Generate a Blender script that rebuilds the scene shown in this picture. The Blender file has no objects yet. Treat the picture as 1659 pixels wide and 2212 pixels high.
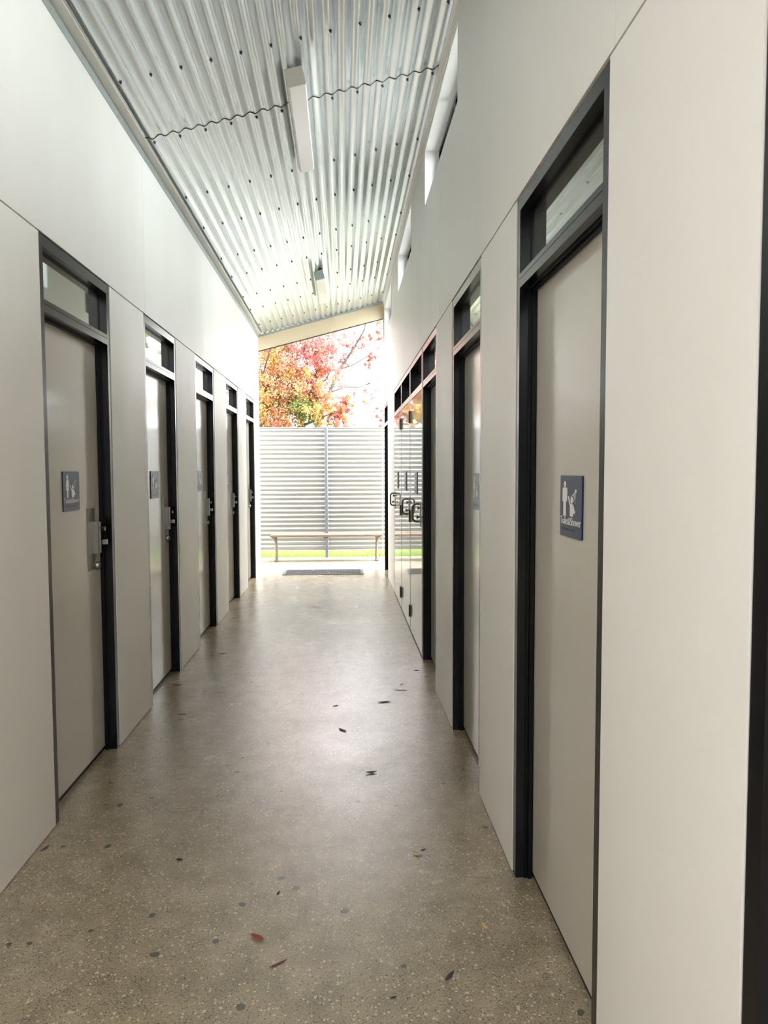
import bpy, bmesh, math, random
from mathutils import Vector, Matrix, Quaternion
random.seed(7)
SC = bpy.context.scene
C = SC.collection

# ------------------------------------------------------------------ measured room
XL, XR = -1.214, 0.617            # wall faces
ZJL, ZJR = 2.456, 2.437           # joint above the door heads
H = 1.49                          # eye height
YNL = -.95                        # the left wall starts here; the court is open on that side
YN = -3.4                         # near end of the passage
YEL, YER = 10.75, 10.83           # far ends of the left / right wall
PA, PB = 3.772, 0.266             # ceiling plane z = PA + PB*x
PITCH = 0.0767

# ------------------------------------------------------------------ materials
def new_mat(name):
    m = bpy.data.materials.new(name); m.use_nodes = True
    return m, m.node_tree.nodes, m.node_tree.links, m.node_tree.nodes['Principled BSDF']

def pm(name, col, rough=.5, metal=0., spec=.5, ior=None, coat=0., coat_rough=.05):
    m, n, l, b = new_mat(name)
    b.inputs['Base Color'].default_value = (*col, 1)
    b.inputs['Roughness'].default_value = rough
    b.inputs['Metallic'].default_value = metal
    b.inputs['Specular IOR Level'].default_value = spec
    if ior: b.inputs['IOR'].default_value = ior
    b.inputs['Coat Weight'].default_value = coat
    b.inputs['Coat Roughness'].default_value = coat_rough
    return m

def objcoord(n, l, scale=(1, 1, 1)):
    g = n.new('ShaderNodeNewGeometry')
    mp = n.new('ShaderNodeMapping'); mp.inputs['Scale'].default_value = scale
    l.new(g.outputs['Position'], mp.inputs['Vector'])
    return mp.outputs['Vector']

def noise(n, l, vec, scale, detail=3., rough=.55):
    t = n.new('ShaderNodeTexNoise')
    t.inputs['Scale'].default_value = scale; t.inputs['Detail'].default_value = detail
    t.inputs['Roughness'].default_value = rough
    l.new(vec, t.inputs['Vector'])
    return t.outputs['Fac']

def ramp(n, l, fac, stops):
    r = n.new('ShaderNodeValToRGB'); e = r.color_ramp.elements
    while len(e) < len(stops): e.new(.5)
    for k, (p, c) in enumerate(stops):
        e[k].position = p
        e[k].color = (*c, 1) if isinstance(c, tuple) else (c, c, c, 1)
    l.new(fac, r.inputs['Fac'])
    return r.outputs['Color']

def mixc(n, l, fac, a, b, mode='MIX'):
    m = n.new('ShaderNodeMix'); m.data_type = 'RGBA'; m.blend_type = mode
    for sock, val in ((m.inputs[0], fac), (m.inputs[6], a), (m.inputs[7], b)):
        if isinstance(val, (int, float)): sock.default_value = val
        elif isinstance(val, tuple): sock.default_value = (*val, 1)
        else: l.new(val, sock)
    return m.outputs[2]

def bump(n, l, b, h, strength, dist=.001):
    u = n.new('ShaderNodeBump'); u.inputs['Strength'].default_value = strength
    u.inputs['Distance'].default_value = dist
    l.new(h, u.inputs['Height']); l.new(u.outputs['Normal'], b.inputs['Normal'])

def mottled(name, c1, c2, scale, rough, r2=None, stretch=(1, 1, 1), bmp=0., metal=0., spec=.5, bscale=60, bdist=.001):
    m, n, l, b = new_mat(name)
    v = objcoord(n, l, stretch)
    f = noise(n, l, v, scale)
    l.new(ramp(n, l, f, [(.3, c1), (.7, c2)]), b.inputs['Base Color'])
    if r2 is None: b.inputs['Roughness'].default_value = rough
    else:
        f2 = noise(n, l, v, scale * 1.7)
        l.new(ramp(n, l, f2, [(.3, rough), (.7, r2)]), b.inputs['Roughness'])
    b.inputs['Metallic'].default_value = metal
    b.inputs['Specular IOR Level'].default_value = spec
    if bmp: bump(n, l, b, noise(n, l, objcoord(n, l), bscale), bmp, bdist)
    return m

M = {}
M['wall'] = mottled('wall_sheet', (.825, .80, .755), (.87, .85, .81), 1.6, .40, .52, (1, 1, .35), .02, spec=.35)
n, l = M['wall'].node_tree.nodes, M['wall'].node_tree.links
b = n['Principled BSDF']; src = b.inputs['Base Color'].links[0].from_socket
vo = n.new('ShaderNodeTexVoronoi'); vo.inputs['Scale'].default_value = 2.6
l.new(objcoord(n, l, (1, 1, .55)), vo.inputs['Vector'])
lt = n.new('ShaderNodeMath'); lt.operation = 'LESS_THAN'; lt.inputs[1].default_value = .011; l.new(vo.outputs['Distance'], lt.inputs[0])
ml = n.new('ShaderNodeMath'); ml.operation = 'MULTIPLY'; ml.inputs[1].default_value = .6; l.new(lt.outputs[0], ml.inputs[0])
l.new(mixc(n, l, ml.outputs[0], src, (.16, .12, .10)), b.inputs['Base Color'])
M['groove'] = pm('dark_joint', (.035, .03, .028), .8)
M['frame'] = pm('charcoal_powder_coat', (.004, .0045, .006), .22, spec=.3)
M['stop'] = pm('black_seal', (.003, .003, .004), .5, spec=.2)
M['door'] = mottled('beige_door_laminate', (.56, .525, .46), (.58, .545, .48), 2., .11, .16, (1, 1, .4), spec=.42)
M['gloss'] = mottled('gloss_cream_laminate', (.66, .62, .56), (.70, .66, .60), 2., .03, spec=.6, bmp=.006, bscale=9, bdist=.002)
M['pane'] = pm('reflective_tinted_pane', (.46, .48, .45), .025, metal=.88)
M['steel'] = pm('satin_stainless', (.32, .31, .29), .34, metal=1.)
M['dsteel'] = pm('dark_bronze_steel', (.10, .088, .078), .30, metal=1.)
M['galv'] = pm('galvanised_roofing', (.71, .765, .785), .25, metal=.7)
M['galvang'] = mottled('galvanised_angle', (.40, .44, .43), (.47, .51, .50), 20, .42, metal=.6)
M['fence'] = mottled('weathered_galvanised_fence', (.33, .345, .335), (.38, .395, .385), 6, .30, .40, metal=.6, stretch=(.3, 1, 2))
M['post'] = mottled('galvanised_post', (.20, .22, .25), (.25, .27, .30), 14, .45, metal=.7)
M['cream'] = mottled('cream_paint', (.80, .66, .46), (.82, .69, .49), 3, .45)
M['soff'] = pm('pale_lining', (.66, .655, .62), .5)
M['white'] = pm('white_paint', (.86, .86, .85), .4)
M['screw'] = pm('dark_screw', (.03, .03, .032), .45, metal=.3)
M['batten'] = pm('cream_batten_body', (.70, .68, .63), .4)
M['diff'] = pm('opal_diffuser', (.84, .80, .78), .28)
M['navy'] = pm('navy_plastic', (.015, .029, .082), .28, spec=.3)
M['tact'] = pm('white_raised_plastic', (.80, .79, .75), .35)
M['rubber'] = mottled('grey_rubber', (.028, .030, .033), (.05, .052, .055), 60, .7)
M['rubedge'] = pm('mat_edge', (.12, .12, .12), .6)
M['timber'] = mottled('weathered_bench_timber', (.20, .125, .085), (.28, .19, .14), 9, .6, stretch=(1, 8, 8))
M['cast'] = mottled('bench_cast_leg', (.22, .175, .14), (.28, .24, .20), 18, .55, metal=.1)
M['bark'] = mottled('bark', (.045, .035, .033), (.075, .06, .058), 12, .9)
M['dark'] = pm('dark_light_blocker', (.04, .038, .036), .8)
M['black'] = pm('black_shadow_and_trim', (.012, .012, .013), .5)

# clear clerestory glass
m, n, l, b = new_mat('clear_glass')
out = n['Material Output']
tr = n.new('ShaderNodeBsdfTransparent'); tr.inputs[0].default_value = (.93, .97, .96, 1)
gl = n.new('ShaderNodeBsdfGlossy'); gl.inputs['Roughness'].default_value = .02
fr = n.new('ShaderNodeFresnel'); fr.inputs['IOR'].default_value = 1.5
mx = n.new('ShaderNodeMixShader')
l.new(fr.outputs[0], mx.inputs[0]); l.new(tr.outputs[0], mx.inputs[1]); l.new(gl.outputs[0], mx.inputs[2])
l.new(mx.outputs[0], out.inputs['Surface'])
M['glass'] = m

# polished exposed-aggregate concrete floor
def concrete(name, tint, rough=(.15, .29), speck=1.):
    m, n, l, b = new_mat(name)
    v = objcoord(n, l)
    big = noise(n, l, v, 1.1, 5, .6)
    mid = noise(n, l, v, 9., 5, .65)
    base = ramp(n, l, big, [(.3, tint[0]), (.55, tint[1]), (.75, tint[2])])
    base = mixc(n, l, .55, base, ramp(n, l, mid, [(.3, .30), (.7, .72)]), 'OVERLAY')
    fine = noise(n, l, v, 160., 2, .6)
    base = mixc(n, l, .35 * speck, base, ramp(n, l, fine, [(.36, .12), (.64, .85)]), 'OVERLAY')
    # small light stones and dark grit
    def stones(scale, lo, hi, size, col, src):
        vo = n.new('ShaderNodeTexVoronoi'); vo.inputs['Scale'].default_value = scale
        vo.inputs['Randomness'].default_value = 1.
        l.new(v, vo.inputs['Vector'])
        sp = n.new('ShaderNodeSeparateColor'); l.new(vo.outputs['Color'], sp.inputs[0])
        g = n.new('ShaderNodeMath'); g.operation = 'GREATER_THAN'; g.inputs[1].default_value = lo
        l.new(sp.outputs[0], g.inputs[0])
        wob = noise(n, l, v, scale * 2.3, 2)
        ad = n.new('ShaderNodeMath'); ad.operation = 'MULTIPLY_ADD'
        l.new(wob, ad.inputs[0]); ad.inputs[1].default_value = .5; l.new(vo.outputs['Distance'], ad.inputs[2])
        d = n.new('ShaderNodeMath'); d.operation = 'LESS_THAN'; d.inputs[1].default_value = size + .25
        l.new(ad.outputs[0], d.inputs[0])
        a = n.new('ShaderNodeMath'); a.operation = 'MULTIPLY'; l.new(g.outputs[0], a.inputs[0]); l.new(d.outputs[0], a.inputs[1])
        k = n.new('ShaderNodeMath'); k.operation = 'MULTIPLY'; k.inputs[1].default_value = hi * speck
        l.new(a.outputs[0], k.inputs[0])
        return mixc(n, l, k.outputs[0], src, col)
    base = stones(85., .74, .85, .32, (.66, .58, .44), base)
    base = stones(150., .72, .85, .32, (.04, .033, .026), base)
    base = stones(46., .90, .85, .24, (.64, .57, .45), base)
    base = stones(17., .95, .85, .22, (.055, .065, .055), base)
    l.new(base, b.inputs['Base Color'])
    r1 = noise(n, l, v, 2.2, 4, .6)
    rr = ramp(n, l, r1, [(.3, rough[0]), (.7, rough[1])])
    l.new(rr, b.inputs['Roughness'])
    b.inputs['Specular IOR Level'].default_value = 1. if speck == 1. else .3
    bump(n, l, b, noise(n, l, v, 190., 3, .7), .30, .002)
    return m
M['floor'] = concrete('polished_concrete', ((.29, .23, .145), (.37, .305, .21), (.43, .37, .275)))
M['apron'] = concrete('outdoor_concrete', ((.24, .205, .145), (.29, .255, .185), (.33, .29, .22)), (.6, .8), .6)
M['lawn'] = mottled('lawn_soil_and_grass', (.105, .12, .06), (.15, .155, .085), 14, .9)

def leafmat(name, col, trans=.5):
    m, n, l, b = new_mat(name)
    out = n['Material Output']
    d = n.new('ShaderNodeBsdfDiffuse'); t = n.new('ShaderNodeBsdfTranslucent')
    for s in (d, t): s.inputs[0].default_value = (*col, 1)
    mx = n.new('ShaderNodeMixShader'); mx.inputs[0].default_value = trans
    l.new(d.outputs[0], mx.inputs[1]); l.new(t.outputs[0], mx.inputs[2])
    l.new(mx.outputs[0], out.inputs['Surface'])
    return m
LEAF = {k: leafmat('leaf_' + k, c) for k, c in dict(
    yellow=(.46, .30, .11), orange=(.46, .21, .10), red=(.42, .13, .11), pink=(.48, .23, .20),
    plum=(.24, .13, .12), olive=(.23, .21, .08), green=(.15, .21, .07), brown=(.30, .17, .09)).items()}
M['blade'] = leafmat('grass_blade', (.26, .36, .085), .4)

# ------------------------------------------------------------------ mesh helpers
class MB:
    def __init__(self): self.bm = bmesh.new(); self.mats = []
    def mi(self, mat):
        if mat not in self.mats: self.mats.append(mat)
        return self.mats.index(mat)
    def box(self, x0, x1, y0, y1, z0, z1, mat, bev=0., seg=2):
        x0, x1 = min(x0, x1), max(x0, x1); y0, y1 = min(y0, y1), max(y0, y1)
        t = bmesh.new()
        vs = [t.verts.new(p) for p in ((x0,y0,z0),(x1,y0,z0),(x1,y1,z0),(x0,y1,z0),(x0,y0,z1),(x1,y0,z1),(x1,y1,z1),(x0,y1,z1))]
        for f in ((3,2,1,0),(4,5,6,7),(0,1,5,4),(1,2,6,5),(2,3,7,6),(3,0,4,7)): t.faces.new([vs[i] for i in f])
        if bev: bmesh.ops.bevel(t, geom=t.edges[:], offset=bev, segments=seg, profile=.5, affect='EDGES')
        return self.add(t, mat)
    def add(self, t, mat, mtx=None, smooth=False):
        k = self.mi(mat)
        if mtx is not None: bmesh.ops.transform(t, matrix=mtx, verts=t.verts)
        mp = {v: self.bm.verts.new(v.co) for v in t.verts}
        for f in t.faces:
            try: g = self.bm.faces.new([mp[v] for v in f.verts])
            except ValueError: continue
            g.material_index = k; g.smooth = smooth or f.smooth
        t.free(); return self
    def prism(self, pts, h, mtx, mat):
        """polygon in the local xy plane extruded by h along local z"""
        t = bmesh.new()
        a = [t.verts.new((x, y, 0)) for x, y in pts]; c = [t.verts.new((x, y, h)) for x, y in pts]
        t.faces.new(a[::-1]); t.faces.new(c)
        k = len(pts)
        for i in range(k): t.faces.new((a[i], a[(i+1) % k], c[(i+1) % k], c[i]))
        bmesh.ops.recalc_face_normals(t, faces=t.faces)
        return self.add(t, mat, mtx)
    def tube(self, pts, rad, mat, seg=10, cap=True):
        t = bmesh.new(); rings = []
        pts = [Vector(p) for p in pts]
        rad = rad if isinstance(rad, (list, tuple)) else [rad] * len(pts)
        ref = None
        for i, p in enumerate(pts):
            d = (pts[min(i+1, len(pts)-1)] - pts[max(i-1, 0)]).normalized()
            if ref is None:
                ref = d.orthogonal().normalized()
            ref = (ref - d * ref.dot(d)).normalized(); o = d.cross(ref)
            rings.append([t.verts.new(p + (ref*math.cos(a) + o*math.sin(a)) * rad[i]) for a in [2*math.pi*k/seg for k in range(seg)]])
        for r0, r1 in zip(rings, rings[1:]):
            for k in range(seg):
                f = t.faces.new((r0[k], r0[(k+1) % seg], r1[(k+1) % seg], r1[k])); f.smooth = True
        if cap:
            for rg in (rings[0][::-1], rings[-1]): t.faces.new([t.verts.new(v.co) for v in rg])
        return self.add(t, mat)
    def build(self, name, parent=None, loc=None):
        me = bpy.data.meshes.new(name); self.bm.to_mesh(me); self.bm.free()
        for mt in self.mats: me.materials.append(mt)
        o = bpy.data.objects.new(name, me); C.objects.link(o)
        if parent: setparent(o, parent)
        return o

WORLD = {}
def setparent(o, p):
    """vertices are given in world space; keep them there under a moved parent"""
    o.parent = p
    off = WORLD.get(p.name, Vector((0, 0, 0)))
    o.location = Vector(o.location) - off
    WORLD[o.name] = Vector((0, 0, 0)) if o.type == 'MESH' else off

def empty(name, loc):
    o = bpy.data.objects.new(name, None); C.objects.link(o)
    o.location = loc; o.empty_display_size = .1
    WORLD[o.name] = Vector(loc)
    return o

def tag(o, label=None, cat=None, group=None, kind=None):
    if label: o['label'] = label
    if cat: o['category'] = cat
    if group: o['group'] = group
    if kind: o['kind'] = kind
    return o

def struct(name, mb_or_obj, label, cat):
    o = mb_or_obj.build(name) if isinstance(mb_or_obj, MB) else mb_or_obj
    return tag(o, label, cat, kind='structure')

# ------------------------------------------------------------------ camera
cam = bpy.data.cameras.new('camera'); co = bpy.data.objects.new('camera', cam); C.objects.link(co)
Rr, Uu, Ff = Vector((.9984006, -.0564503, -.0030849)), Vector((.0063346, .0574800, .9983266)), Vector((.0561785, .9967494, -.0577457))
mw = Matrix.Identity(4)
for i in range(3): mw[i][0], mw[i][1], mw[i][2] = Rr[i], Uu[i], -Ff[i]
mw[2][3] = H
co.matrix_world = mw
cam.sensor_fit = 'VERTICAL'; cam.sensor_height = 36.; cam.sensor_width = 27.
cam.lens = 36. * 1570.18 / 2212.
cam.clip_start = .02; cam.clip_end = 300
SC.camera = co

# ------------------------------------------------------------------ doors data (y0, y1)
DL = [(3.05, 3.937), (4.59, 5.447), (6.14, 7.015), (7.71, 8.577), (9.28, 10.13)]
DR = [(.19, 1.064), (1.69, 2.588), (3.235, 4.102), (4.79, 5.652), (9.96, 10.815)]
CUP = [(5.664, 6.672), (6.678, 7.672), (7.678, 8.70)]
BARL, BARR = (2.143, 2.194), (2.122, 2.170)
WIN = [(-3.0, -2.0), (-1.35, .21), (1.29, 2.85), (3.93, 5.49), (6.56, 8.11), (9.24, 10.74)]
SILL, HEAD = 3.428, 3.845

# ------------------------------------------------------------------ walls
def wall(side):
    s = -1 if side == 'left' else 1
    x0 = XL if s < 0 else XR
    zj = ZJL if s < 0 else ZJR
    yend = YEL if s < 0 else YER
    holes = DL if s < 0 else sorted(DR + [(CUP[0][0], CUP[-1][1])])
    mb = MB()
    X = lambda d: x0 + s * d
    # piers: dark core and pale sheet
    YN = YNL if s < 0 else globals()['YN']
    edges = [YN] + [e for h in holes for e in h] + [yend]
    for a, c in zip(edges[::2], edges[1::2]):
        if c - a < .004: continue
        i0 = .012 if a > YN else 0.; i1 = .012 if c < yend else 0.
        mb.box(X(.010), X(.148), a + i0*.2, c - i1*.2, 0, zj, M['groove'])
        if c - a > .03:
            mb.box(X(0), X(.0095), a + .001, c - .001, .004, zj - .004, M['wall'])
    # above the doors
    top = 3.44 if s < 0 else SILL - .003
    joints = [YN, 1.52, 4.63, 7.76, yend] if s < 0 else [YN, -1.5, 1.66, 4.63, 7.765, yend]
    mb.box(X(.010), X(.148), YN, yend, zj, top + .05 if s < 0 else top - .004, M['groove'])
    for k, (a, c) in enumerate(zip(joints, joints[1:])):
        ga = .0015 if k else 0; gc = .0015 if c != yend else 0
        mb.box(X(0), X(.0095), a + ga, c - gc, zj + .003, top, M['wall'])
    if s < 0:
        mb.box(X(.0), X(.148), YN, yend, top, top + .09, M['wall'])
    else:
        # window band: piers between the high windows, sills and head
        mb.box(X(.004), X(.158), YN, yend, SILL - .004, SILL + .0, M['wall'])
        ws = [YN] + [min(max(e, YN), yend) for h in WIN for e in h] + [yend]
        for a, c in zip(ws[::2], ws[1::2]):
            if c - a > .01: mb.box(X(.006), X(.158), a, c, SILL, HEAD, M['wall'])
        mb.box(X(.004), X(.158), YN, yend, HEAD, 4.02, M['wall'])
    return mb
struct('wall_left', wall('left'), 'pale sheet clad wall on the left with five toilet doors', 'wall')
struct('wall_right', wall('right'), 'pale sheet clad wall on the right under the high windows', 'wall')

# the rooms behind both walls, as closed blocks under their own low roofs
struct('wall_left_wing', MB().box(-6.5, XL - .150, YNL, YEL - .002, -.11, 3.50, M['wall']), 'pale rooms behind the left wall', 'wall')
struct('wall_right_wing', MB().box(XR + .160, 6.5, YN, YER - .002, -.11, 3.22, M['wall']), 'pale rooms behind the right wall, lower than the high windows', 'wall')

# high windows
for k, (a, c) in enumerate(WIN[2:]):
    a2, c2 = a + .002, c - .002
    root = empty('window_%d' % (k + 1), (XR + .12, (a + c) / 2, SILL))
    mb = MB()
    T = .012
    mb.box(XR + .002, XR + .105, a2, c2, SILL + .001, SILL + T, M['wall'])
    mb.box(XR + .002, XR + .105, a2, c2, HEAD - T, HEAD - .001, M['white'])
    mb.box(XR + .002, XR + .105, a2, a2 + T, SILL + T, HEAD - T, M['white'])
    mb.box(XR + .002, XR + .105, c2 - T, c2, SILL + T, HEAD - T, M['white'])
    mb.build('window_reveal', root)
    mb = MB(); F = .035
    x1, x2 = XR + .106, XR + .15
    for z0, z1 in ((SILL + .001, SILL + F), (HEAD - F, HEAD - .001)): mb.box(x1, x2, a2, c2, z0, z1, M['frame'])
    for y0, y1 in ((a2, a2 + F), (c2 - F, c2), ((a+c)/2 - .02, (a+c)/2 + .02)): mb.box(x1, x2, y0, y1, SILL + F, HEAD - F, M['frame'])
    mb.build('window_frame', root)
    MB().box(XR + .126, XR + .131, a2 + F, c2 - F, SILL + F, HEAD - F, M['glass']).build('window_pane', root)
    if k < 0: pass
    tag(root, ['high strip window nearest the camera on the right wall', 'large high strip window above the nearest two doors on the right',
               'middle high strip window above the cupboard doors', 'farthest high strip window at the end of the right wall'][k], 'window', kind='structure')

struct('rear_light_blocker', MB().box(-6.5, 6.5, -6.6, -6.4, -.11, 3.3, M['dark']), 'added dark wall blocking sky light behind the near entrance', 'wall')  # added out of view: keeps rear sky light off the door reveals

# ------------------------------------------------------------------ doors
REC = .065
def door(num, s, y0, y1, lockside, label, lock=True):
    """recessed flush door with a tinted pane over it in one charcoal frame"""
    x0 = XL if s < 0 else XR
    zj = ZJL if s < 0 else ZJR
    b0, b1 = BARL if s < 0 else BARR
    X = lambda d: x0 + s * d
    root = empty('door_%d' % num, (x0, (y0 + y1) / 2, 0))
    tag(root, label, 'door', kind='structure')
    a, c, F, D0, D1 = y0 + .003, y1 - .003, .040, .003, .118
    mb = MB()
    mb.box(X(D0), X(D1), a, a + F, .001, zj - .005, M['frame'])
    mb.box(X(D0), X(D1), c - F, c, .001, zj - .005, M['frame'])
    mb.box(X(D0), X(D1), a + F, c - F, zj - .050, zj - .005, M['frame'])
    zm = (b0 + b1) / 2 + .006
    mb.box(X(D0), X(D1), a + F, c - F, b0, zm - .001, M['frame'])
    mb.box(X(D0), X(D1), a + F, c - F, zm + .001, b1, M['frame'])
    mb.box(X(D0 + .004), X(D1), a + F, c - F, zm - .001, zm + .001, M['stop'])
    mb.build('door_frame', root)
    st = MB(); ia, ic = a + F, c - F
    for d0, d1, w in ((.046, .060, .012), (.034, .042, .005)):
        st.box(X(d0), X(d1), ia, ia + w, .001, b0, M['stop'])
        st.box(X(d0), X(d1), ic - w, ic, .001, b0, M['stop'])
        st.box(X(d0), X(d1), ia + w, ic - w, b0 - w, b0, M['stop'])
    st.build('door_stop', root)
    zt = b0 - .006
    MB().box(X(REC), X(REC + .042), ia + .003, ic - .003, .022, zt, M['door'], .0015, 1).build('door_panel', root)
    MB().box(X(REC + .006), X(REC + .040), ia + .003, ic - .003, .001, .020, M['stop']).build('door_seal', root)
    sa = MB(); d0, d1, w = .042, .062, .012
    zz0, zz1 = b1, zj - .050
    sa.box(X(d0), X(d1), ia, ia + w, zz0, zz1, M['frame']); sa.box(X(d0), X(d1), ic - w, ic, zz0, zz1, M['frame'])
    sa.box(X(d0), X(d1), ia + w, ic - w, zz0, zz0 + w, M['frame']); sa.box(X(d0), X(d1), ia + w, ic - w, zz1 - w, zz1, M['frame'])
    sa.build('transom_sash', root)
    MB().box(X(.049), X(.054), ia + w, ic - w, zz0 + w, zz1 - w, M['pane']).build('transom_pane', root)
    if lock:
        e = ic - .003 if lockside > 0 else ia + .003      # free edge of the panel
        q = -lockside
        Y = lambda d: e + q * (d if s < 0 else d - .055)
        xf = X(REC)
        lk = MB(); 
        lk.box(xf, xf - s*.003, Y(.085), Y(.190), .985, 1.300, M['steel'], .001, 1)
        lo = lk.build('lock_plate', root)
        pl = MB()
        pl.box(xf - s*.003, xf - s*.032, Y(.108), Y(.112), 1.068, 1.230, M['steel'])
        pl.box(xf - s*.028, xf - s*.032, Y(.076), Y(.112), 1.068, 1.230, M['steel'], .001, 1)
        setparent(pl.build('pull_plate'), lo)
        for z, r, dep, kind in ((1.190, .011, .046, 'b'), (1.122, .013, .055, 'k'), (1.000, .021, .020, 'c')):
            kb = MB(); cx = Y(.055) if kind != 'c' else Y(.062)
            if kind == 'k':
                kb.tube([(xf - s*.0005, cx, z), (xf - s*dep*.55, cx, z)], .007, M['steel'])
                kb.box(xf - s*dep*.55, xf - s*dep, cx - .010, cx + .010, z - .013, z + .013, M['steel'], .002, 1)
            elif kind == 'b':
                kb.tube([(xf - s*.0005, cx, z), (xf - s*dep*.7, cx, z), (xf - s*dep*.7, cx, z), (xf - s*dep, cx, z)], [.006, .006, r, r], M['steel'], 14)
            else:
                kb.tube([(xf - s*.0005, cx, z), (xf - s*.012, cx, z), (xf - s*dep, cx, z), (xf - s*dep, cx, z)], [r, r, r*.7, r*.3], M['steel'], 18)
            o = kb.build({'k': 'turn_snib', 'b': 'lock_button', 'c': 'lock_cylinder'}[kind]); setparent(o, lo)
    return root

ordw = ['nearest the camera', 'second from the camera', 'third from the camera', 'fourth from the camera', 'farthest from the camera']
num = 1
for (a, c), w in zip(DL, ordw):
    door(num, -1, a, c, +1, 'beige recessed toilet door on the left wall, ' + w, True); num += 1
lr = ['black door jamb at the right edge, nearest the camera', 'tall beige toilet door nearest on the right with a blue man sign',
      'second beige toilet door on the right with half its sign showing', 'beige door in a dark recess beside the glossy cupboard doors',
      'last dark door recess on the right by the far exit']
for (a, c), w in zip(DR, lr):
    door(num, +1, a, c, -1, w, True); num += 1

# glossy cupboard doors with a dark pane above each
def cup_door(num, y0, y1, handle_far, label):
    s, x0 = 1, XR
    X = lambda d: x0 + d
    b0, b1, zj = BARR[0], BARR[1], ZJR
    root = empty('door_%d' % num, (x0, (y0 + y1) / 2, 0))
    tag(root, label, 'door', kind='structure')
    a, c, F, D0, D1 = y0, y1, .030, .001, .118
    mb = MB()
    mb.box(X(D0), X(D1), a, a + F, .001, zj - .005, M['frame']); mb.box(X(D0), X(D1), c - F, c, .001, zj - .005, M['frame'])
    mb.box(X(D0), X(D1), a + F, c - F, zj - .045, zj - .005, M['frame'])
    mb.box(X(D0), X(D1), a + F, c - F, b0 - .002, b1, M['frame'])
    mb.box(X(.05), X(D1), a + F, c - F, .001, b0 - .002, M['stop'])
    mb.build('door_frame', root)
    ia, ic = a + F, c - F
    MB().box(X(.001), X(.040), ia + .004, ic - .004, .014, b0 - .008, M['gloss'], .001, 1).build('door_panel', root)
    sa = MB(); w = .02
    sa.box(X(.07), X(.10), ia, ia + w, b1, zj - .045, M['frame']); sa.box(X(.07), X(.10), ic - w, ic, b1, zj - .045, M['frame'])
    sa.box(X(.07), X(.10), ia + w, ic - w, b1, b1 + w, M['frame']); sa.box(X(.07), X(.10), ia + w, ic - w, zj - .045 - w, zj - .045, M['frame'])
    sa.build('transom_sash', root)
    MB().box(X(.082), X(.088), ia + w, ic - w, b1 + w, zj - .045 - w, M['pane']).build('transom_pane', root)
    # hinges
    hy = a + F if handle_far else c - F
    q = -1 if handle_far else 1
    for z0 in (1.915, 1.012, .135):
        hb = MB()
        hb.tube([(X(-.008), hy, z0), (X(-.008), hy, z0 + .11)], .0085, M['dsteel'], 12)
        hb.box(X(.0005), X(-.003), hy - .03, hy + .03, z0, z0 + .11, M['dsteel'])
        for z in (z0 + .028, z0 + .08): hb.tube([(X(-.008), hy, z), (X(-.008), hy, z + .003)], .0095, M['stop'], 12)
        hb.build('hinge', root)
    # D handle and lock snibs
    gy = c - F - .10 if handle_far else a + F + .145
    z0, z1, P, r = 1.064, 1.224, -.056, .0085
    pts = [(X(.0005), gy, z0 + r)]
    R = .030
    for k in range(7):
        t = k / 6 * math.pi / 2
        pts.append((X(P + R - R*math.sin(t)), gy, z0 + r + R - R*math.cos(t)))
    for k in range(7):
        t = k / 6 * math.pi / 2
        pts.append((X(P + R - R*math.cos(t)), gy, z1 - r - R + R*math.sin(t)))
    pts.append((X(.0005), gy, z1 - r))
    hb = MB(); hb.tube(pts, r, M['dsteel'], 12)
    ho = hb.build('pull_handle', root)
    gs = gy + (.045 if handle_far else -.055)
    lb = MB(); lb.box(X(.0005), X(-.004), gs - .022, gs + .022, 1.035, 1.235, M['steel'], .001, 1)
    lo = lb.build('lock_plate', root)
    for z, d in ((1.185, .020), (1.112, .028)):
        kb = MB(); kb.tube([(X(-.004), gs, z), (X(-.004 - d*.5), gs, z)], .007, M['dsteel'])
        kb.box(X(-.004 - d*.5), X(-.004 - d), gs - .011, gs + .011, z - .013, z + .013, M['dsteel'], .002, 1)
        setparent(kb.build('turn_snib'), lo)
    return root
cl = ['glossy cream cupboard door beside the dark recess, nearest of three', 'middle one of the three glossy cream cupboard doors',
      'farthest of the three glossy cream cupboard doors']
for (a, c), w, hf in zip(CUP, cl, (False, False, True)):
    cup_door(num, a, c, hf, w); num += 1

# ------------------------------------------------------------------ raised signs
def circle(cx, cy, r, k=18, ry=None): return [(cx + r*math.cos(2*math.pi*i/k), cy + (ry or r)*math.sin(2*math.pi*i/k)) for i in range(k)]
SW, SH = .204, .185
def uv(pts): return [((u - .5)*SW, (.5 - v)*SH) for u, v in pts]
MAN = [[(.150,.205),(.165,.195),(.315,.195),(.338,.21),(.345,.26),(.335,.425),(.298,.425),(.296,.30),(.290,.30),(.286,.42),(.284,.665),(.246,.665),(.240,.45),(.234,.665),(.178,.665),(.180,.42),(.184,.29),(.176,.29),(.172,.425),(.132,.425),(.136,.24)]]
WOMAN = [[(.185,.205),(.200,.195),(.290,.195),(.308,.21),(.345,.36),(.318,.37),(.285,.27),(.330,.475),(.285,.475),(.282,.655),(.252,.655),(.248,.475),(.240,.475),(.236,.655),(.205,.655),(.202,.475),(.158,.475),(.205,.27),(.170,.375),(.142,.365)]]
CHILD = [[(.395,.345),(.425,.335),(.500,.455),(.590,.455),(.640,.47),(.712,.575),(.705,.605),(.625,.60),(.625,.655),(.495,.655),(.495,.495)]]
_tm = {}
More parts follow.
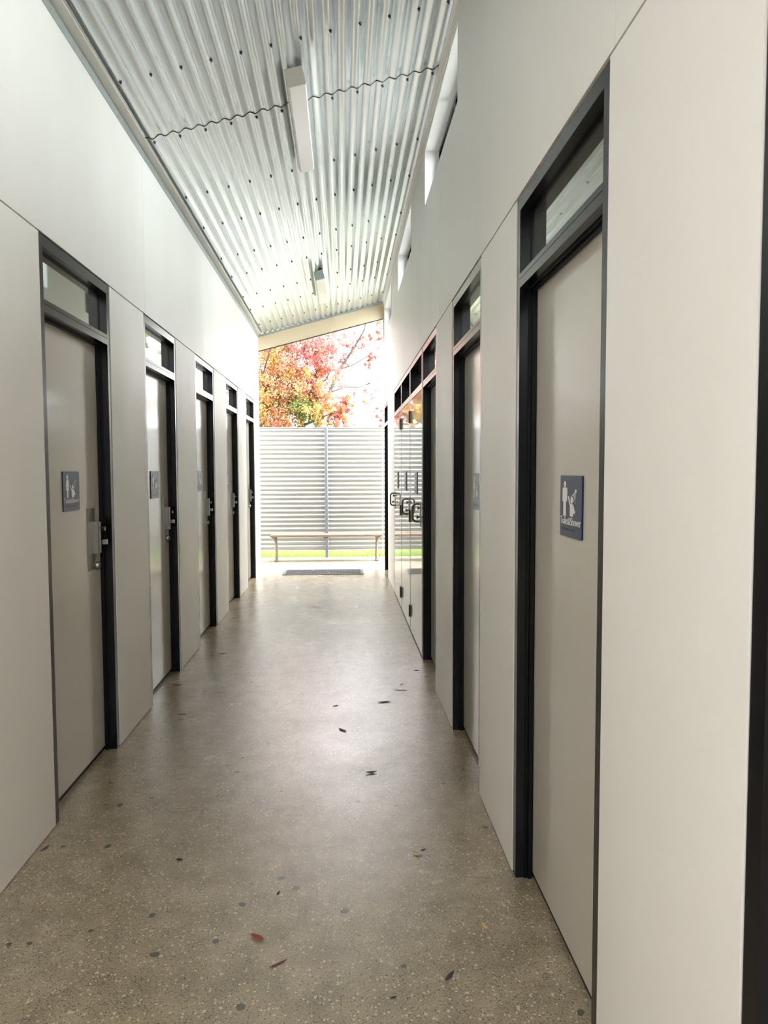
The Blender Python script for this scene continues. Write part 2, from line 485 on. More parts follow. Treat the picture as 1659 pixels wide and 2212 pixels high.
def textmesh(s, size):
    if s in _tm: return _tm[s]
    cu = bpy.data.curves.new('lettering', 'FONT'); cu.body = s; cu.size = size; cu.extrude = .0005
    cu.align_x = 'CENTER'; cu.resolution_u = 3; cu.offset = -.0001; cu.space_character = 1.06
    o = bpy.data.objects.new('lettering_tmp', cu); C.objects.link(o)
    dg = bpy.context.evaluated_depsgraph_get(); dg.update()
    me = bpy.data.meshes.new_from_object(o.evaluated_get(dg)); me.name = 'lettering'
    bpy.data.objects.remove(o); bpy.data.curves.remove(cu)
    xs = [v.co.x for v in me.vertices]; w = max(xs) - min(xs); mid = (max(xs) + min(xs)) / 2
    k = SW * .93 / w
    for v in me.vertices: v.co = ((v.co.x - mid)*k, v.co.y*1.0, v.co.z)
    me.materials.append(M['tact'])
    _tm[s] = me; return me

def sign(name, s, y, zc, xface, label, who, group=None, text=True):
    root = empty(name, (xface, y, zc))
    tag(root, label, 'sign', group)
    root.rotation_euler = (math.pi/2, 0, math.pi/2 if s < 0 else -math.pi/2)
    # local frame: x to the reader's right, y up, z towards the reader
    def part(mb, nm):
        o = mb.build(nm); o.parent = root; return o
    T = .0055
    mb = MB()
    rc = []
    for (cx, cy, a0) in ((SW/2 - .007, SH/2 - .007, 0), (-SW/2 + .007, SH/2 - .007, 90), (-SW/2 + .007, -SH/2 + .007, 180), (SW/2 - .007, -SH/2 + .007, 270)):
        for k in range(5):
            t = math.radians(a0 + k*22.5); rc.append((cx + .007*math.cos(t), cy + .007*math.sin(t)))
    mb.prism(rc, T, Matrix.Identity(4), M['navy']); part(mb, 'sign_plate')
    Z = Matrix.Translation((0, 0, T - .0002)); h = .0018
    fig = MB()
    for poly in (MAN if who == 'man' else WOMAN): fig.prism(uv(poly), h, Z, M['tact'])
    hu, hv = (.238, .142)
    cx, cy = uv([(hu, hv)])[0]; fig.prism(circle(cx, cy, .0088), h, Z, M['tact'])
    part(fig, 'adult_figure')
    ch = MB()
    for poly in CHILD: ch.prism(uv(poly), h, Z, M['tact'])
    cx, cy = uv([(.568, .398)])[0]; ch.prism(circle(cx, cy, .0095), h, Z, M['tact'])
    part(ch, 'child_figure')
    sh = MB()
    cx, cy = uv([(.745, .245)])[0]; sh.prism(circle(cx, cy, .0052), h, Z, M['tact'])
    for dirv, cnt in (((-.225, .105), 7), ((-.165, .13), 6), ((-.10, .165), 6), ((-.045, .195), 6)):
        for i in range(cnt):
            t = .28 + .72*i/(cnt - 1)
            p = uv([(.745 + dirv[0]*t, .245 + dirv[1]*t)])[0]
            sh.prism(circle(p[0], p[1], .0017, 10), h*.6, Z, M['tact'])
    part(sh, 'shower_spray')
    if text:
        me = textmesh('Toilet&Shower', .034)
        o = bpy.data.objects.new('lettering', me); C.objects.link(o); o.parent = root
        o.location = (0, (.5 - .80)*SH, T + .0004)
    br = MB(); random.seed(5)
    for k in range(24):
        if k in (6, 13): continue
        for r in range(3):
            for cc in range(2):
                if random.random() < .5:
                    br.prism(circle(-.088 + k*.0056 + cc*.0024, (.5 - .865)*SH - r*.0024, .0008, 6), .0008, Z, M['navy'])
    part(br, 'braille')
    return root
LF = XL - REC + .0001; RF = XR + REC - .0001
sl = ['navy toilet and shower sign on the nearest left door, woman with child', 'navy sign with a woman on the second door along the left wall',
      'narrow looking navy sign on the third door along the left wall', 'thin navy sign on the fourth door along the left wall']
for (a, c), w in zip(DL[:4], sl):
    sign('toilet_sign', -1, (a + c)/2, 1.395, LF, w, 'woman')
sign('toilet_sign', +1, 2.128, 1.379, RF, 'navy toilet and shower sign with a man on the nearest right door', 'man')
sign('toilet_sign', +1, 3.655, 1.379, RF, 'navy sign half hidden on the second right hand door', 'man')
for (a, c), w in zip(CUP, ['navy sign on the nearest glossy cupboard door', 'navy sign on the middle glossy cupboard door', 'navy sign on the farthest glossy cupboard door']):
    sign('cupboard_sign', +1, (a + c)/2 - .05, 1.379, XR + .0009, w, 'man')

# ------------------------------------------------------------------ floor and ground
struct('floor', MB().box(XL - .148, XR + .158, YN, 10.770, -.12, 0, M['floor']), 'polished speckled concrete floor of the passage', 'floor')
mb = MB()
mb.box(-7, 7, 10.774, 12.45, -.12, -.001, M['apron'])
struct('path_slab', mb, 'tan concrete path under the bench beyond the passage', 'path')
mb = MB()
mb.box(-7, 7, YN - 5, YN - .004, -.12, -.001, M['apron'])
struct('entry_slab', mb, 'concrete paving at the near entrance of the passage', 'path')
mb = MB(); t = bmesh.new()
bmesh.ops.create_grid(t, x_segments=40, y_segments=40, size=45)
for v in t.verts:
    v.co.z = .0 + .02*math.sin(v.co.x*1.7)*math.cos(v.co.y*1.3)
mb.add(t, M['lawn'], Matrix.Translation((0, 57.45 + .005, -.035)))
struct('ground', mb, 'green lawn beyond the fence', 'lawn')
mb = MB(); t = bmesh.new()
random.seed(3)
for k in range(9000):
    x = random.uniform(-2.4, 1.8); y = 12.47 + 2.2*random.random()**1.6
    h = random.uniform(.035, .09); a = random.uniform(0, 6.28); w = .004
    dx, dy = math.cos(a)*w, math.sin(a)*w; lx, ly = random.uniform(-.03, .03), random.uniform(-.03, .03)
    t.faces.new([t.verts.new(p) for p in ((x - dx, y - dy, -.03), (x + dx, y + dy, -.03), (x + lx, y + ly, h - .02))])
mb.add(t, M['blade'])
tag(mb.build('grass'), 'bright green grass showing under the fence', 'grass', kind='stuff')

# ------------------------------------------------------------------ corrugated ceiling
def corr(y0, y1, dz, nper, x0, x1, th=.0014):
    t = bmesh.new(); amp = .0085
    k = int(round((x1 - x0) / PITCH * nper))
    lo, up = [], []
    for i in range(k + 1):
        x = x0 + (x1 - x0)*i/k
        z = PA + PB*x + amp*(1 - math.cos(2*math.pi*(x + 1.124)/PITCH)) + dz
        lo.append([t.verts.new((x, y, z)) for y in (y0, y1)]); up.append([t.verts.new((x, y, z + th)) for y in (y0, y1)])
    for i in range(k):
        f = t.faces.new((lo[i][0], lo[i][1], lo[i+1][1], lo[i+1][0])); f.smooth = True
        f = t.faces.new((up[i][0], up[i+1][0], up[i+1][1], up[i][1])); f.smooth = True
        for q in ((lo[i][0], lo[i+1][0], up[i+1][0], up[i][0]), (lo[i][1], up[i][1], up[i+1][1], lo[i+1][1])):
            t.faces.new([t.verts.new(v.co) for v in q])
    return t
ceil = empty('ceiling', (-.3, 4.5, 3.7)); tag(ceil, 'sloping corrugated metal ceiling over the passage', 'ceiling', kind='structure')
SX0, SX1 = -1.2136, .6166
rows = [3.91, 4.585, 5.474, 6.144, 7.012, 7.653, 8.519, 9.18, 10.09]
def screw_mesh():
    mb = MB()
    mb.tube([(0, 0, .002), (0, 0, -.004), (0, 0, -.004), (0, 0, -.013)], [.0085, .0085, .0062, .0045], M['screw'], 8)
    o = mb.build('roof_screw'); me = o.data; bpy.data.objects.remove(o); return me
SCM = screw_mesh()
for y0, y1, dz, rr in ((YN, 4.70, .0055, rows[:1]), (4.555, 10.96, 0, rows[1:])):
    mb = MB(); mb.add(corr(y0, y1, dz, 10, SX0, SX1), M['galv'])
    sheet = mb.build('roof_sheet', ceil)
    if dz == 0:
        mb = MB(); mb.add(corr(4.5545, 4.575, .0016, 10, SX0, SX1, .0036), M['black']); setparent(mb.build('lap_shadow'), sheet)  # black strip stands in for the shadow in the lap gap
    for y in rr:
        for k in range(12):
            x = -1.124 + k*PITCH*2
            o = bpy.data.objects.new('roof_screw', SCM); C.objects.link(o)
            o.parent = sheet
            o.location = Vector((x, y, PA + PB*x + dz))
            o.rotation_euler = (0, -math.atan(PB), 0)

# ceiling edge trims
def slope(x): return PA + PB*x
mb = MB()
mb.box(XL + .0005, XL + .005, YNL, 10.70, 3.405, 3.452, M['galvang'])
t = bmesh.new()
pr = [(XL + .0005, 3.452), (XL + .0005, 3.446), (-1.168, 3.4535), (-1.168, 3.4595)]
struct('trim_1', mb, 'galvanised steel angle along the top of the left wall', 'trim')
mb = MB()
a = [t.verts.new((x, YN, z)) for x, z in pr]; c = [t.verts.new((x, 10.70, z)) for x, z in pr]
t.faces.new(a); t.faces.new(c[::-1])
for i in range(4): t.faces.new((a[i], c[i], c[(i+1) % 4], a[(i+1) % 4]))
bmesh.ops.recalc_face_normals(t, faces=t.faces)
mb.add(t, M['soff'], Matrix.Translation((.006, 0, .0035)))
struct('trim_2', mb, 'pale lining strip beside the ceiling sheets on the left', 'trim')
mb = MB()
mb.box(.596, XR + .0035, YN, 10.72, 3.922, 3.9275, M['wall'])
mb.box(XR - .004, XR + .0035, YN, 10.72, 3.864, 3.922, M['wall'])
struct('trim_3', mb, 'cream edge trim between the ceiling and the high windows', 'trim')

# far fascia beam, steel angle and dark closure
def sloped(y0, y1, xa, xb, zlo, zhi, mat, slp=PB):
    t = bmesh.new()
    vs = [t.verts.new((x, y, z(x))) for y in (y0, y1) for x, z in ((xa, zlo), (xb, zlo), (xb, zhi), (xa, zhi))]
    for f in ((0,1,2,3),(7,6,5,4),(0,4,5,1),(1,5,6,2),(2,6,7,3),(3,7,4,0)): t.faces.new([vs[i] for i in f])
    bmesh.ops.recalc_face_normals(t, faces=t.faces)
    return MB().add(t, mat)
XF0, XF1 = XL + .0008, XR - .014
FB = lambda x: 3.212 + .2645*(x - XL)
FT = lambda x: 3.418 + .276*(x - XL)
AT = lambda x: slope(x) - .0015
struct('trim_4', sloped(10.765, 10.81, XF0, XF1, lambda x: FB(x) + .010, lambda x: FT(x), M['cream']), 'cream sloping fascia beam across the far opening', 'beam')
struct('trim_5', sloped(10.745, 10.83, XF0, XF1, lambda x: FT(x) + .001, lambda x: FT(x) + .026, M['galvang']), 'grey steel angle on top of the far fascia beam', 'trim')
struct('trim_6', sloped(10.763, 10.812, XF0, XF1, lambda x: FB(x), lambda x: FB(x) + .0095, M['black']), 'thin black strip painted as the shadow line under the far fascia beam', 'trim')  # shade along the beam's lower edge, put in as a black strip
struct('trim_7', sloped(10.80, 10.825, XF0, XF1, lambda x: FT(x) + .027, lambda x: max(FT(x) + .030, slope(x) - .0008), M['black']), 'dark closure strip above the far steel angle', 'trim')
mb = MB(); mb.box(XR - .0135, XR + .003, 10.752, 10.826, 3.36, 3.926, M['cream'])
struct('trim_8', mb, 'cream upright strip at the far end of the high windows', 'trim')

# ------------------------------------------------------------------ fluorescent battens
def batten(y0, y1, label, endmat):
    yc = (y0 + y1)/2; xc = -.262
    root = empty('batten_light', (xc, yc, slope(xc)))
    root.rotation_euler = (0, -math.atan(PB), 0)
    tag(root, label, 'ceiling light', 'fluorescent battens under the ceiling')
    L = (y1 - y0)/2
    def part(mb, nm):
        o = mb.build(nm); o.parent = root; return o
    part(MB().box(-.050, .050, -L + .01, L - .01, -.045, -.0005, M['batten'], .003, 1), 'batten_body')
    e = MB()
    e.box(-.0525, .0525, -L, -L + .012, -.102, -.001, endmat, .002, 1); part(e, 'end_cap')
    e = MB(); e.box(-.0525, .0525, L - .012, L, -.070, -.001, endmat, .002, 1); part(e, 'end_cap')
    # diffuser, chamfered at the far end
    d = MB(); t = bmesh.new()
    prof = [(-.0515, -.046), (-.0515, -.088), (-.044, -.100), (.044, -.100), (.0515, -.088), (.0515, -.046)]
    rings = []
    for y, sc in ((-L + .012, 1.), (L - .05, 1.), (L - .012, .42)):
        rings.append([t.verts.new((x, y, -.046 + (z + .046)*sc)) for x, z in prof])
    for r0, r1 in zip(rings, rings[1:]):
        for k in range(6): t.faces.new((r0[k], r0[(k+1) % 6], r1[(k+1) % 6], r1[k]))
    t.faces.new(rings[0]); t.faces.new(rings[-1])
    bmesh.ops.recalc_face_normals(t, faces=t.faces)
    d.add(t, M['diff']); part(d, 'diffuser')
    return root
batten(4.15, 5.36, 'unlit white fluorescent batten across the sheet lap, nearer one', M['batten'])
batten(8.23, 9.46, 'unlit white fluorescent batten near the far end of the ceiling', M['galvang'])

# ------------------------------------------------------------------ doormat
mat = empty('doormat', (-.29, 10.6, 0)); tag(mat, 'grey ribbed rubber doormat at the far end of the passage', 'mat')
mx0, mx1, my0, my1 = -.872, .290, 10.335, 10.845
mb = MB()
for b_ in ((mx0, mx1, my0, my0 + .035), (mx0, mx1, my1 - .035, my1), (mx0, mx0 + .04, my0 + .035, my1 - .035), (mx1 - .04, mx1, my0 + .035, my1 - .035)):
    mb.box(*b_, .0008, .010, M['rubedge'], .003, 1)
mb.build('mat_border', mat)
mb = MB(); mb.box(mx0 + .04, mx1 - .04, my0 + .035, my1 - .035, .0008, .006, M['rubber'])
ix, iy = 24, 9
for i in range(ix):
    for j in range(iy):
        cx = mx0 + .06 + (mx1 - mx0 - .12)*i/(ix - 1); cy = my0 + .06 + (my1 - my0 - .12)*j/(iy - 1)
        mb.box(cx - .017, cx + .017, cy - .017, cy + .017, .006, .011, M['rubber'])
mb.build('mat_pad', mat)

# ------------------------------------------------------------------ bench
bench = empty('park_bench', (-.27, 11.92, 0)); tag(bench, 'backless timber bench on two cast legs in front of the fence', 'bench')
for k, (a, c) in enumerate(((11.775, 11.915), (11.925, 12.065))):
    MB().box(-1.182, .645, a, c, .407, .445, M['timber'], .006, 2).build('seat_plank', bench)
for x in (-1.095, .549):
    mb = MB(); s = 1 if x < 0 else -1
    w = .030
    mb.box(x - .045 - s*.015, x + .045 - s*.015, 11.79, 12.05, .392, .4065, M['cast'], .004, 1)
    mb.tube([(x - s*.030, 11.92, .394), (x - s*.012, 11.92, .355), (x, 11.92, .30), (x + s*.004, 11.92, .20), (x + s*.006, 11.92, .10), (x + s*.002, 11.92, .055), (x, 11.92, .010)],
            [.034, .030, .021, .019, .022, .027, .030], M['cast'], 12)
    mb.tube([(x, 11.92, .012), (x, 11.84, .012)], [.02, .012], M['cast'], 8)
    mb.box(x - .030, x + .030, 11.865, 11.985, .0, .028, M['cast'], .006, 1)
    mb.build('bench_leg', bench)
MB().box(-.318, -.236, 11.80, 12.04, .385, .4065, M['cast'], .006, 1).build('seat_cleat', bench)

# ------------------------------------------------------------------ fence
fence = empty('corrugated_fence', (-.3, 12.44, 0)); tag(fence, 'grey corrugated screen fence across the far view', 'fence')
def fsheet(x0, x1, yb, z0, z1):
    t = bmesh.new(); pt = .0765; amp = .0085; seg = 10; th = .0012
    k = int(round((z1 - z0)/pt*seg)); lo = []; up = []
    for i in range(k + 1):
        z = z0 + (z1 - z0)*i/k; y = yb + amp*math.cos(2*math.pi*(z1 - z)/pt)
        lo.append([t.verts.new((x, y, z)) for x in (x0, x1)]); up.append([t.verts.new((x, y + th, z)) for x in (x0, x1)])
    for i in range(k):
        f = t.faces.new((lo[i][0], lo[i][1], lo[i+1][1], lo[i+1][0])); f.smooth = True
        f = t.faces.new((up[i][0], up[i+1][0], up[i+1][1], up[i][1])); f.smooth = True
    def cap(*q): t.faces.new([t.verts.new(v.co) for v in q])
    cap(lo[0][0], up[0][0], up[0][1], lo[0][1]); cap(lo[k][0], lo[k][1], up[k][1], up[k][0])
    for e in (0, 1):
        for i in range(k): cap(lo[i][e], lo[i+1][e], up[i+1][e], up[i][e])
    return MB().add(t, M['fence'])
fsheet(-4.2, -.283, 12.452, .118, 2.205).build('fence_sheet', fence)
fsheet(-.279, 3.6, 12.452, .118, 2.205).build('fence_sheet', fence)
for x in (-2.35, -.281, 1.79, -4.15, 3.5):
    mb = MB(); mb.box(x - .026, x + .026, 12.392, 12.442, -.001, 2.222, M['post'], .004, 1)
    mb.build('fence_post', fence)
mb = MB(); mb.box(-4.2, 3.6, 12.444, 12.460, 2.2055, 2.219, M['fence']); mb.build('capping', fence)

# ------------------------------------------------------------------ gutter end outside
g = empty('roof_gutter', (.64, 11.2, 3.3)); tag(g, 'white gutter end with a thin downpipe beyond the right wall', 'gutter')
mb = MB()
t = bmesh.new()
pts = [(.570, 3.41), (.600, 3.455), (.622, 3.455), (.622, 3.125), (.578, 3.118)]
a = [t.verts.new((x, 11.05, z)) for x, z in pts]; c = [t.verts.new((x + .0, 13.0, z)) for x, z in pts]
t.faces.new(a); t.faces.new(c[::-1])
for i in range(5): t.faces.new((a[i], c[i], c[(i+1) % 5], a[(i+1) % 5]))
bmesh.ops.recalc_face_normals(t, faces=t.faces)
mb.add(t, M['white'], Matrix.Translation((.022, 0, 0))); mb.build('gutter_trough', g)
MB().box(.6445, .662, 11.05, 12.9, 3.27, 3.458, M['black']).build('gutter_bracket', g)
MB().box(.6445, .662, 11.05, 12.9, 3.118, 3.268, M['cream']).build('gutter_lining', g)
mb = MB(); mb.tube([(.606, 11.1, 3.12), (.606, 11.1, -.0005)], .006, M['white'], 8); mb.tube([(.606, 11.1, 2.83), (.606, 11.1, 2.87)], .011, M['white'], 10)
mb.build('downpipe', g)

# ------------------------------------------------------------------ trees
def branch(mb, p, d, r, ln, depth, tips, spread=.55, up=.12):
    pts, rad = [Vector(p)], [r]
    cur = Vector(p); dd = Vector(d).normalized(); k = 5
    for i in range(k):
        dd = (dd + Vector((random.uniform(-1, 1), random.uniform(-1, 1), random.uniform(-.6, 1)))*.16 + Vector((0, 0, up*.3))).normalized()
        cur = cur + dd*ln/k; pts.append(cur.copy()); rad.append(r*(1 - .5*(i + 1)/k))
    mb.tube(pts, rad, M['bark'], 6 if r > .02 else 4, cap=False)
    tips.append((cur.copy(), depth))
    if depth == 0: return
    for i in range(random.choice((3, 4))):
        q = random.randint(2, k)
        nd = (dd + Vector((random.uniform(-1, 1), random.uniform(-1, 1), random.uniform(-.7, .9)))*spread*1.4).normalized()
        branch(mb, pts[q], nd, rad[q]*.62, ln*random.uniform(.55, .75), depth - 1, tips, spread, up)

def leaf(t, p, size, mi):
    n1 = Vector((random.gauss(0, 1), random.gauss(0, 1), random.gauss(0, 1))).normalized()
    u = n1.orthogonal().normalized(); u.rotate(Quaternion(n1, random.uniform(0, 6.28))); v = n1.cross(u)
    s = size*random.uniform(.6, 1.3)
    q = [p - u*s*.5, p + v*s*.33 + n1*s*.08, p + u*s*.5, p - v*s*.33 + n1*s*.08]
    f = t.faces.new([t.verts.new(c) for c in q]); f.material_index = mi

def tree(name, base, limbs, lobes, label, leafsize, twigs=(), cat='tree', group=None, dens=1.):
    root = empty(name, base); tag(root, label, cat, group)
    mb = MB()
    for pts, rad in limbs: mb.tube(pts, rad, M['bark'], 8, cap=False)
    for p, d, r, ln, dp in twigs:
        tips = []; branch(mb, p, d, r, ln, dp, tips)
        for c, dpp in tips:
            TIPS.append(c)
    mb.build('trunk', root)
    t = bmesh.new(); keys = []
    for (cx, cy, cz), rad, cnt, cols in lobes:
        cnt = int(cnt*dens)
        sub = [(Vector((random.gauss(0, .5), random.gauss(0, .55), random.gauss(0, .5)))*rad, random.choice(cols)) for _ in range(max(6, int(cnt/40)))]
        for _ in range(cnt):
            off, col = random.choice(sub)
            p = Vector((cx, cy, cz)) + off + Vector((random.gauss(0, 1), random.gauss(0, 1), random.gauss(0, 1)))*rad*.13
            if col not in keys: keys.append(col)
            leaf(t, p, leafsize, keys.index(col))
    me = bpy.data.meshes.new('foliage'); t.to_mesh(me); t.free()
    for k in keys: me.materials.append(LEAF[k])
    o = bpy.data.objects.new('foliage', me); C.objects.link(o); setparent(o, root)
    return root
TIPS = []
random.seed(11)
def P(u, v, Y): return ((u - 740)/1570*Y, Y, H + (1015 - v)/1570*Y)
Y1 = 18.
lob = []
def lobe(x, z, r, n_, cols, y=Y1): lob.append(((x, y, z), r, n_, cols))
lobe(-1.65, 4.0, .55, 1500, ['yellow', 'yellow', 'orange'])
lobe(-1.1, 3.75, .45, 1100, ['orange', 'yellow', 'pink'])
lobe(-1.2, 4.75, .55, 1200, ['plum', 'pink', 'brown', 'orange'])
lobe(-1.9, 4.75, .50, 1100, ['plum', 'orange', 'pink'], 18.6)
lobe(-.50, 4.05, .42, 1000, ['red', 'pink', 'red', 'orange'])
lobe(-.30, 4.65, .40, 420, ['pink', 'red', 'plum'])
lobe(-.70, 4.4, .40, 900, ['pink', 'plum', 'red'], 17.6)
lobe(-1.45, 3.2, .55, 1500, ['orange', 'brown', 'yellow', 'plum'])
lobe(-1.95, 3.1, .50, 1200, ['yellow', 'orange', 'olive'])
lobe(-.95, 2.95, .45, 1200, ['olive', 'green', 'yellow'])
lobe(-.50, 2.85, .38, 700, ['yellow', 'olive', 'orange'])
lobe(-.75, 3.4, .40, 900, ['orange', 'red', 'brown'])
lobe(.06, 3.10, .30, 520, ['red', 'orange', 'brown'])
lobe(-.02, 2.72, .28, 420, ['orange', 'pink'])
lobe(-1.55, 2.6, .45, 900, ['red', 'orange', 'brown'])
lobe(-2.6, 3.6, .8, 1300, ['orange', 'plum', 'yellow'], 18.8)
lobe(-2.6, 5.0, .8, 1200, ['orange', 'pink', 'plum'], 18.8)
lobe(-1.3, 5.7, .8, 1200, ['pink', 'plum', 'red'], 18.6)
lobe(-3.6, 4.4, .9, 900, ['orange', 'yellow', 'green'], 19)
tree('maple_tree', (-2.1, 18.6, -.02),
     [([(-2.1, 18.6, -.05), (-2.12, 18.6, 1.2), (-2.05, 18.55, 2.4), (-1.9, 18.5, 3.4), (-1.7, 18.4, 4.4), (-1.6, 18.3, 5.6)], [.17, .14, .12, .08, .05, .02]),
      ([(-2.05, 18.55, 2.4), (-1.5, 18.3, 2.9), (-.9, 18.1, 3.3), (-.4, 18, 3.7), (-.1, 18, 4.3)], [.07, .05, .035, .02, .01]),
      ([(-2.05, 18.55, 2.0), (-1.4, 18.2, 2.4), (-.7, 18, 2.7), (0, 18, 3.0)], [.06, .045, .03, .012]),
      ([(-2.0, 18.5, 2.9), (-2.5, 18.4, 3.8), (-2.7, 18.6, 5)], [.07, .05, .02]),
      ([(-1.9, 18.5, 3.4), (-1.95, 17.9, 3.7), (-1.6, 17.4, 4.6), (-1.45, 17.3, 5.1)], [.04, .025, .02, .012])],
     lob, 'dense orange and yellow autumn tree beyond the fence', .060, dens=2.6,
     twigs=[((-1.6, 18.3, 4.6), (.5, 0, .8), .03, .9, 2), ((-.9, 18.1, 3.3), (.6, .1, .2), .02, .7, 2)])

# bare-limbed red tree to the right of it
random.seed(23)
TIPS = []
Y2 = 20.
limb = [P(690, 905, Y2), P(712, 850, Y2), P(735, 800, Y2), P(762, 760, Y2), P(785, 722, Y2), P(795, 690, Y2), P(800, 650, Y2)]
limbs = [([(-1.0, 20.6, -.05), (-1.0, 20.5, 1.2), limb[0]] + limb[1:], [.13, .11, .075, .055, .042, .032, .022, .016, .010]),
         ([P(735, 800, Y2), P(765, 790, Y2), P(800, 768, Y2), P(828, 745, Y2)], [.022, .017, .012, .006]),
         ([P(712, 850, Y2), P(745, 838, Y2), P(775, 838, Y2), P(800, 830, Y2), P(840, 822, Y2)], [.024, .018, .013, .01, .005]),
         ([P(720, 838, Y2), P(755, 833, Y2), P(772, 842, Y2), P(790, 846, Y2)], [.016, .012, .01, .005]),
         ([P(700, 880, Y2), P(745, 908, Y2), P(775, 900, Y2), P(815, 905, Y2)], [.022, .014, .01, .005]),
         ([P(762, 760, Y2), P(764, 735, Y2), P(752, 712, Y2)], [.014, .01, .004]),
         ([P(780, 730, Y2), P(778, 705, Y2), P(776, 680, Y2)], [.012, .009, .004])]
tw = []
for a, d in ((P(745, 790, Y2), (.8, 0, .3)), (P(770, 752, Y2), (.8, .1, .1)), (P(790, 832, Y2), (.9, 0, .25)), (P(800, 770, Y2), (.7, 0, -.3)),
             (P(775, 840, Y2), (.7, 0, -.35)), (P(785, 722, Y2), (.5, 0, .6)), (P(800, 905, Y2), (.8, 0, .2)), (P(750, 785, Y2), (-.4, .2, .8)), (P(815, 760, Y2), (.6, 0, .3)),
             (P(735, 800, Y2), (-.6, .2, .6))):
    tw.append((a, d, .013, .8, 2))
lob = []
for u, v, r, n_, cols in ((820, 715, .26, 170, ['pink', 'orange']), (812, 735, .22, 90, ['pink', 'red']), (806, 778, .20, 110, ['pink', 'red']), (798, 790, .14, 50, ['red']),
                          (775, 742, .30, 120, ['pink', 'plum']), (750, 735, .30, 170, ['pink', 'red']), (735, 770, .32, 190, ['red', 'plum']), (760, 715, .30, 110, ['pink']),
                          (820, 900, .18, 60, ['pink']), (826, 915, .2, 90, ['pink', 'red']), (826, 880, .18, 40, ['pink']),
                          (800, 850, .35, 60, ['plum']), (770, 820, .4, 40, ['plum']), (815, 800, .35, 40, ['plum', 'pink']), (795, 880, .35, 34, ['plum']), (790, 755, .4, 60, ['plum', 'pink']),
                          (850, 760, .5, 160, ['pink', 'red']), (860, 850, .5, 160, ['red', 'pink']), (790, 640, .7, 300, ['pink', 'red']), (850, 660, .7, 300, ['pink', 'orange'])):
    lob.append((P(u, v, Y2), r, n_, cols))
tree('maple_tree', (-1.0, 20.6, -.02), limbs, lob, 'sparse pink leaved tree with bare branches against the white sky', .055, dens=2.8, twigs=tw)
# green trees off to the right (mirrored in the panes over the left doors)
random.seed(31)
for bx, by, lab, cc in ((3.6, 23.5, 'green tree off to the right beyond the fence', ['green', 'olive', 'green']), (8.6, 26., 'yellowing tree farther off to the right', ['olive', 'yellow', 'green'])):
    lob = [((bx + random.uniform(-1.2, 1.2), by + random.uniform(-1, 1), random.uniform(3, 7.5)), .8, 500, cc) for _ in range(12)]
    tree('shade_tree', (bx, by, -.02), [([(bx, by, -.05), (bx + .1, by, 2.5), (bx, by, 5), (bx + .2, by, 7)], [.2, .16, .1, .03])], lob, lab, .11)

# ------------------------------------------------------------------ leaf litter on the floor
def litter(name, x, y, ln, wd, ang, col, label, curl=.25, group=None, z=0.0015):
    mb = MB(); t = bmesh.new(); k = 8; L, Rr_ = [], []
    for i in range(k + 1):
        s_ = i/k; w = wd*.5*math.sin(math.pi*min(max(s_, .03), .97))**.8
        zz = z + curl*ln*(s_ - .5)**2
        L.append(t.verts.new(((s_ - .5)*ln, w, zz + w*curl*.8))); Rr_.append(t.verts.new(((s_ - .5)*ln, -w, zz + w*curl*.8)))
    mid = [t.verts.new(((i/k - .5)*ln, 0, z + curl*ln*(i/k - .5)**2)) for i in range(k + 1)]
    for i in range(k):
        for a, b_ in ((L, mid), (mid, Rr_)):
            f = t.faces.new((a[i], a[i+1], b_[i+1], b_[i])); f.smooth = True
    bmesh.ops.recalc_face_normals(t, faces=t.faces)
    for f in t.faces:
        if f.normal.z < 0: f.normal_flip()
    bmesh.ops.solidify(t, geom=t.faces[:], thickness=.0008)
    lo = min(v.co.z for v in t.verts)
    for v in t.verts: v.co.z += .0004 - lo
    mb.add(t, col)
    o = mb.build(name); o.location = (x, y, 0); o.rotation_euler = (0, 0, ang)
    tag(o, label, 'leaf' if 'leaf' in name else 'twig', group); return o
LM = {k: mottled('dry_' + k, c, tuple(q*1.4 for q in c), 90, .6) for k, c in dict(red=(.30, .08, .045), purple=(.12, .045, .05), dark=(.025, .028, .026), yellow=(.60, .45, .16), tan=(.60, .40, .20), brown=(.11, .075, .055)).items()}
litter('fallen_leaf', -.281, 2.253, .055, .022, 2.5, LM['red'], 'curled red brown leaf lying in the middle of the near floor', .5)
litter('fallen_leaf', -.204, 2.128, .060, .010, .6, LM['purple'], 'narrow purple leaf just in front of the red brown one', .2)
litter('fallen_leaf', .304, 2.043, .050, .013, .9, LM['dark'], 'dark grey leaf on the floor nearest the big right hand door', .3)
litter('fallen_leaf', .273, 2.727, .035, .018, 2.2, LM['yellow'], 'small yellow leaf on the floor right of centre', .4)
litter('fallen_leaf', .454, 2.269, .035, .014, 1.9, LM['tan'], 'small tan leaf near the foot of the right wall', .4)
litter('fallen_leaf', -.011, 4.094, .065, .020, 2.3, LM['dark'], 'black leaf in the bright middle of the floor', .3)
litter('fallen_leaf', .130, 3.497, .055, .022, .2, LM['brown'], 'crumpled olive brown leaf in the middle of the floor', .5)
litter('fallen_twig', .386, 4.832, .100, .013, -.1, LM['brown'], 'short brown twig on the floor by the second right door', .1)
litter('fallen_leaf', -1.185, 2.861, .050, .014, 1.2, LM['purple'], 'dark red leaf against the foot of the left wall', .3)
litter('fallen_leaf', -.636, 2.747, .028, .014, -.3, LM['dark'], 'tiny black leaf between the left door and the floor centre', .2)
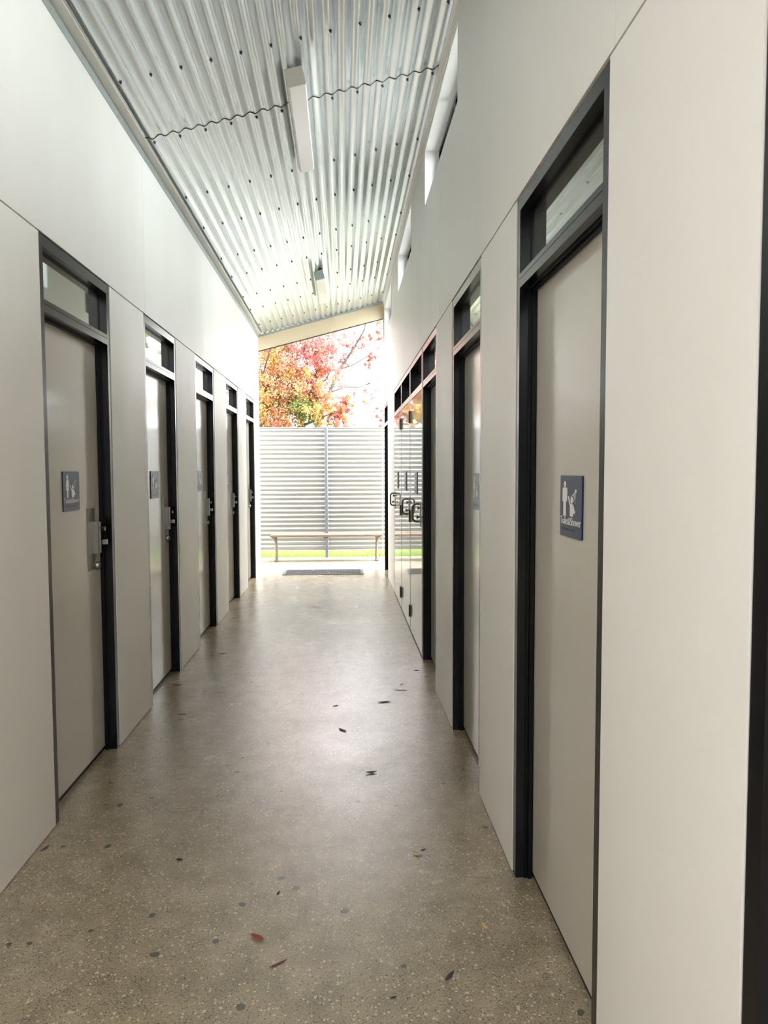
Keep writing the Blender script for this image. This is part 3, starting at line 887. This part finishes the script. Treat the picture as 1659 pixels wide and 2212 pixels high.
for k, (x, y, a, ln) in enumerate(((-.994, 5.911, .1, .07), (-.993, 4.435, .1, .05), (-.982, 4.335, .5, .04), (-1.16, 5.054, 0, .07), (-.305, 7.891, .1, .07),
                                    (-.055, 4.531, .4, .04), (.256, 4.584, .2, .09), (.540, 5.311, -.4, .045), (.40, 4.97, .7, .03), (-.237, 2.499, 1.2, .022), (.305, 2.76, .4, .022), (.134, 1.969, .3, .02))):
    litter('leaf_scrap', x, y, ln, ln*.32, a, LM['dark'], 'small dark scrap of leaf on the concrete floor', .2, 'dark leaf scraps on the floor')
for k, (x, y) in enumerate(((-.66, 10.52), (-.21, 10.45), (-.45, 10.7))):
    litter('red_leaf', x, y, .06, .035, k*1.3, LM['red'], 'small red leaf lying on the grey doormat', .2, 'red leaves on the doormat', z=.0015).location.z = .0105

# ------------------------------------------------------------------ light: bright overcast sky
w = bpy.data.worlds.new('overcast'); SC.world = w; w.use_nodes = True
wn, wl = w.node_tree.nodes, w.node_tree.links
bg = wn['Background']
bg.inputs[0].default_value = (.965, .975, 1., 1)
tc = wn.new('ShaderNodeTexCoord')
dp = wn.new('ShaderNodeVectorMath'); dp.operation = 'DOT_PRODUCT'
dp.inputs[1].default_value = Vector((.86, -.12, .50)).normalized()
wl.new(tc.outputs['Generated'], dp.inputs[0])
mr = wn.new('ShaderNodeMapRange'); mr.interpolation_type = 'SMOOTHSTEP'
mr.inputs['From Min'].default_value = .45; mr.inputs['From Max'].default_value = 1.
mr.inputs['To Min'].default_value = .80; mr.inputs['To Max'].default_value = 3.2
wl.new(dp.outputs['Value'], mr.inputs['Value']); wl.new(mr.outputs['Result'], bg.inputs[1])

SC.view_settings.view_transform = 'Standard'
SC.view_settings.look = 'None'
SC.view_settings.exposure = 3.48
SC.view_settings.gamma = 1.
SC.view_settings.use_curve_mapping = False
cy = SC.cycles
cy.use_denoising = True
cy.max_bounces = 14; cy.diffuse_bounces = 9; cy.glossy_bounces = 6; cy.transparent_max_bounces = 12
cy.caustics_reflective = False; cy.caustics_refractive = False
cy.sample_clamp_indirect = 6.
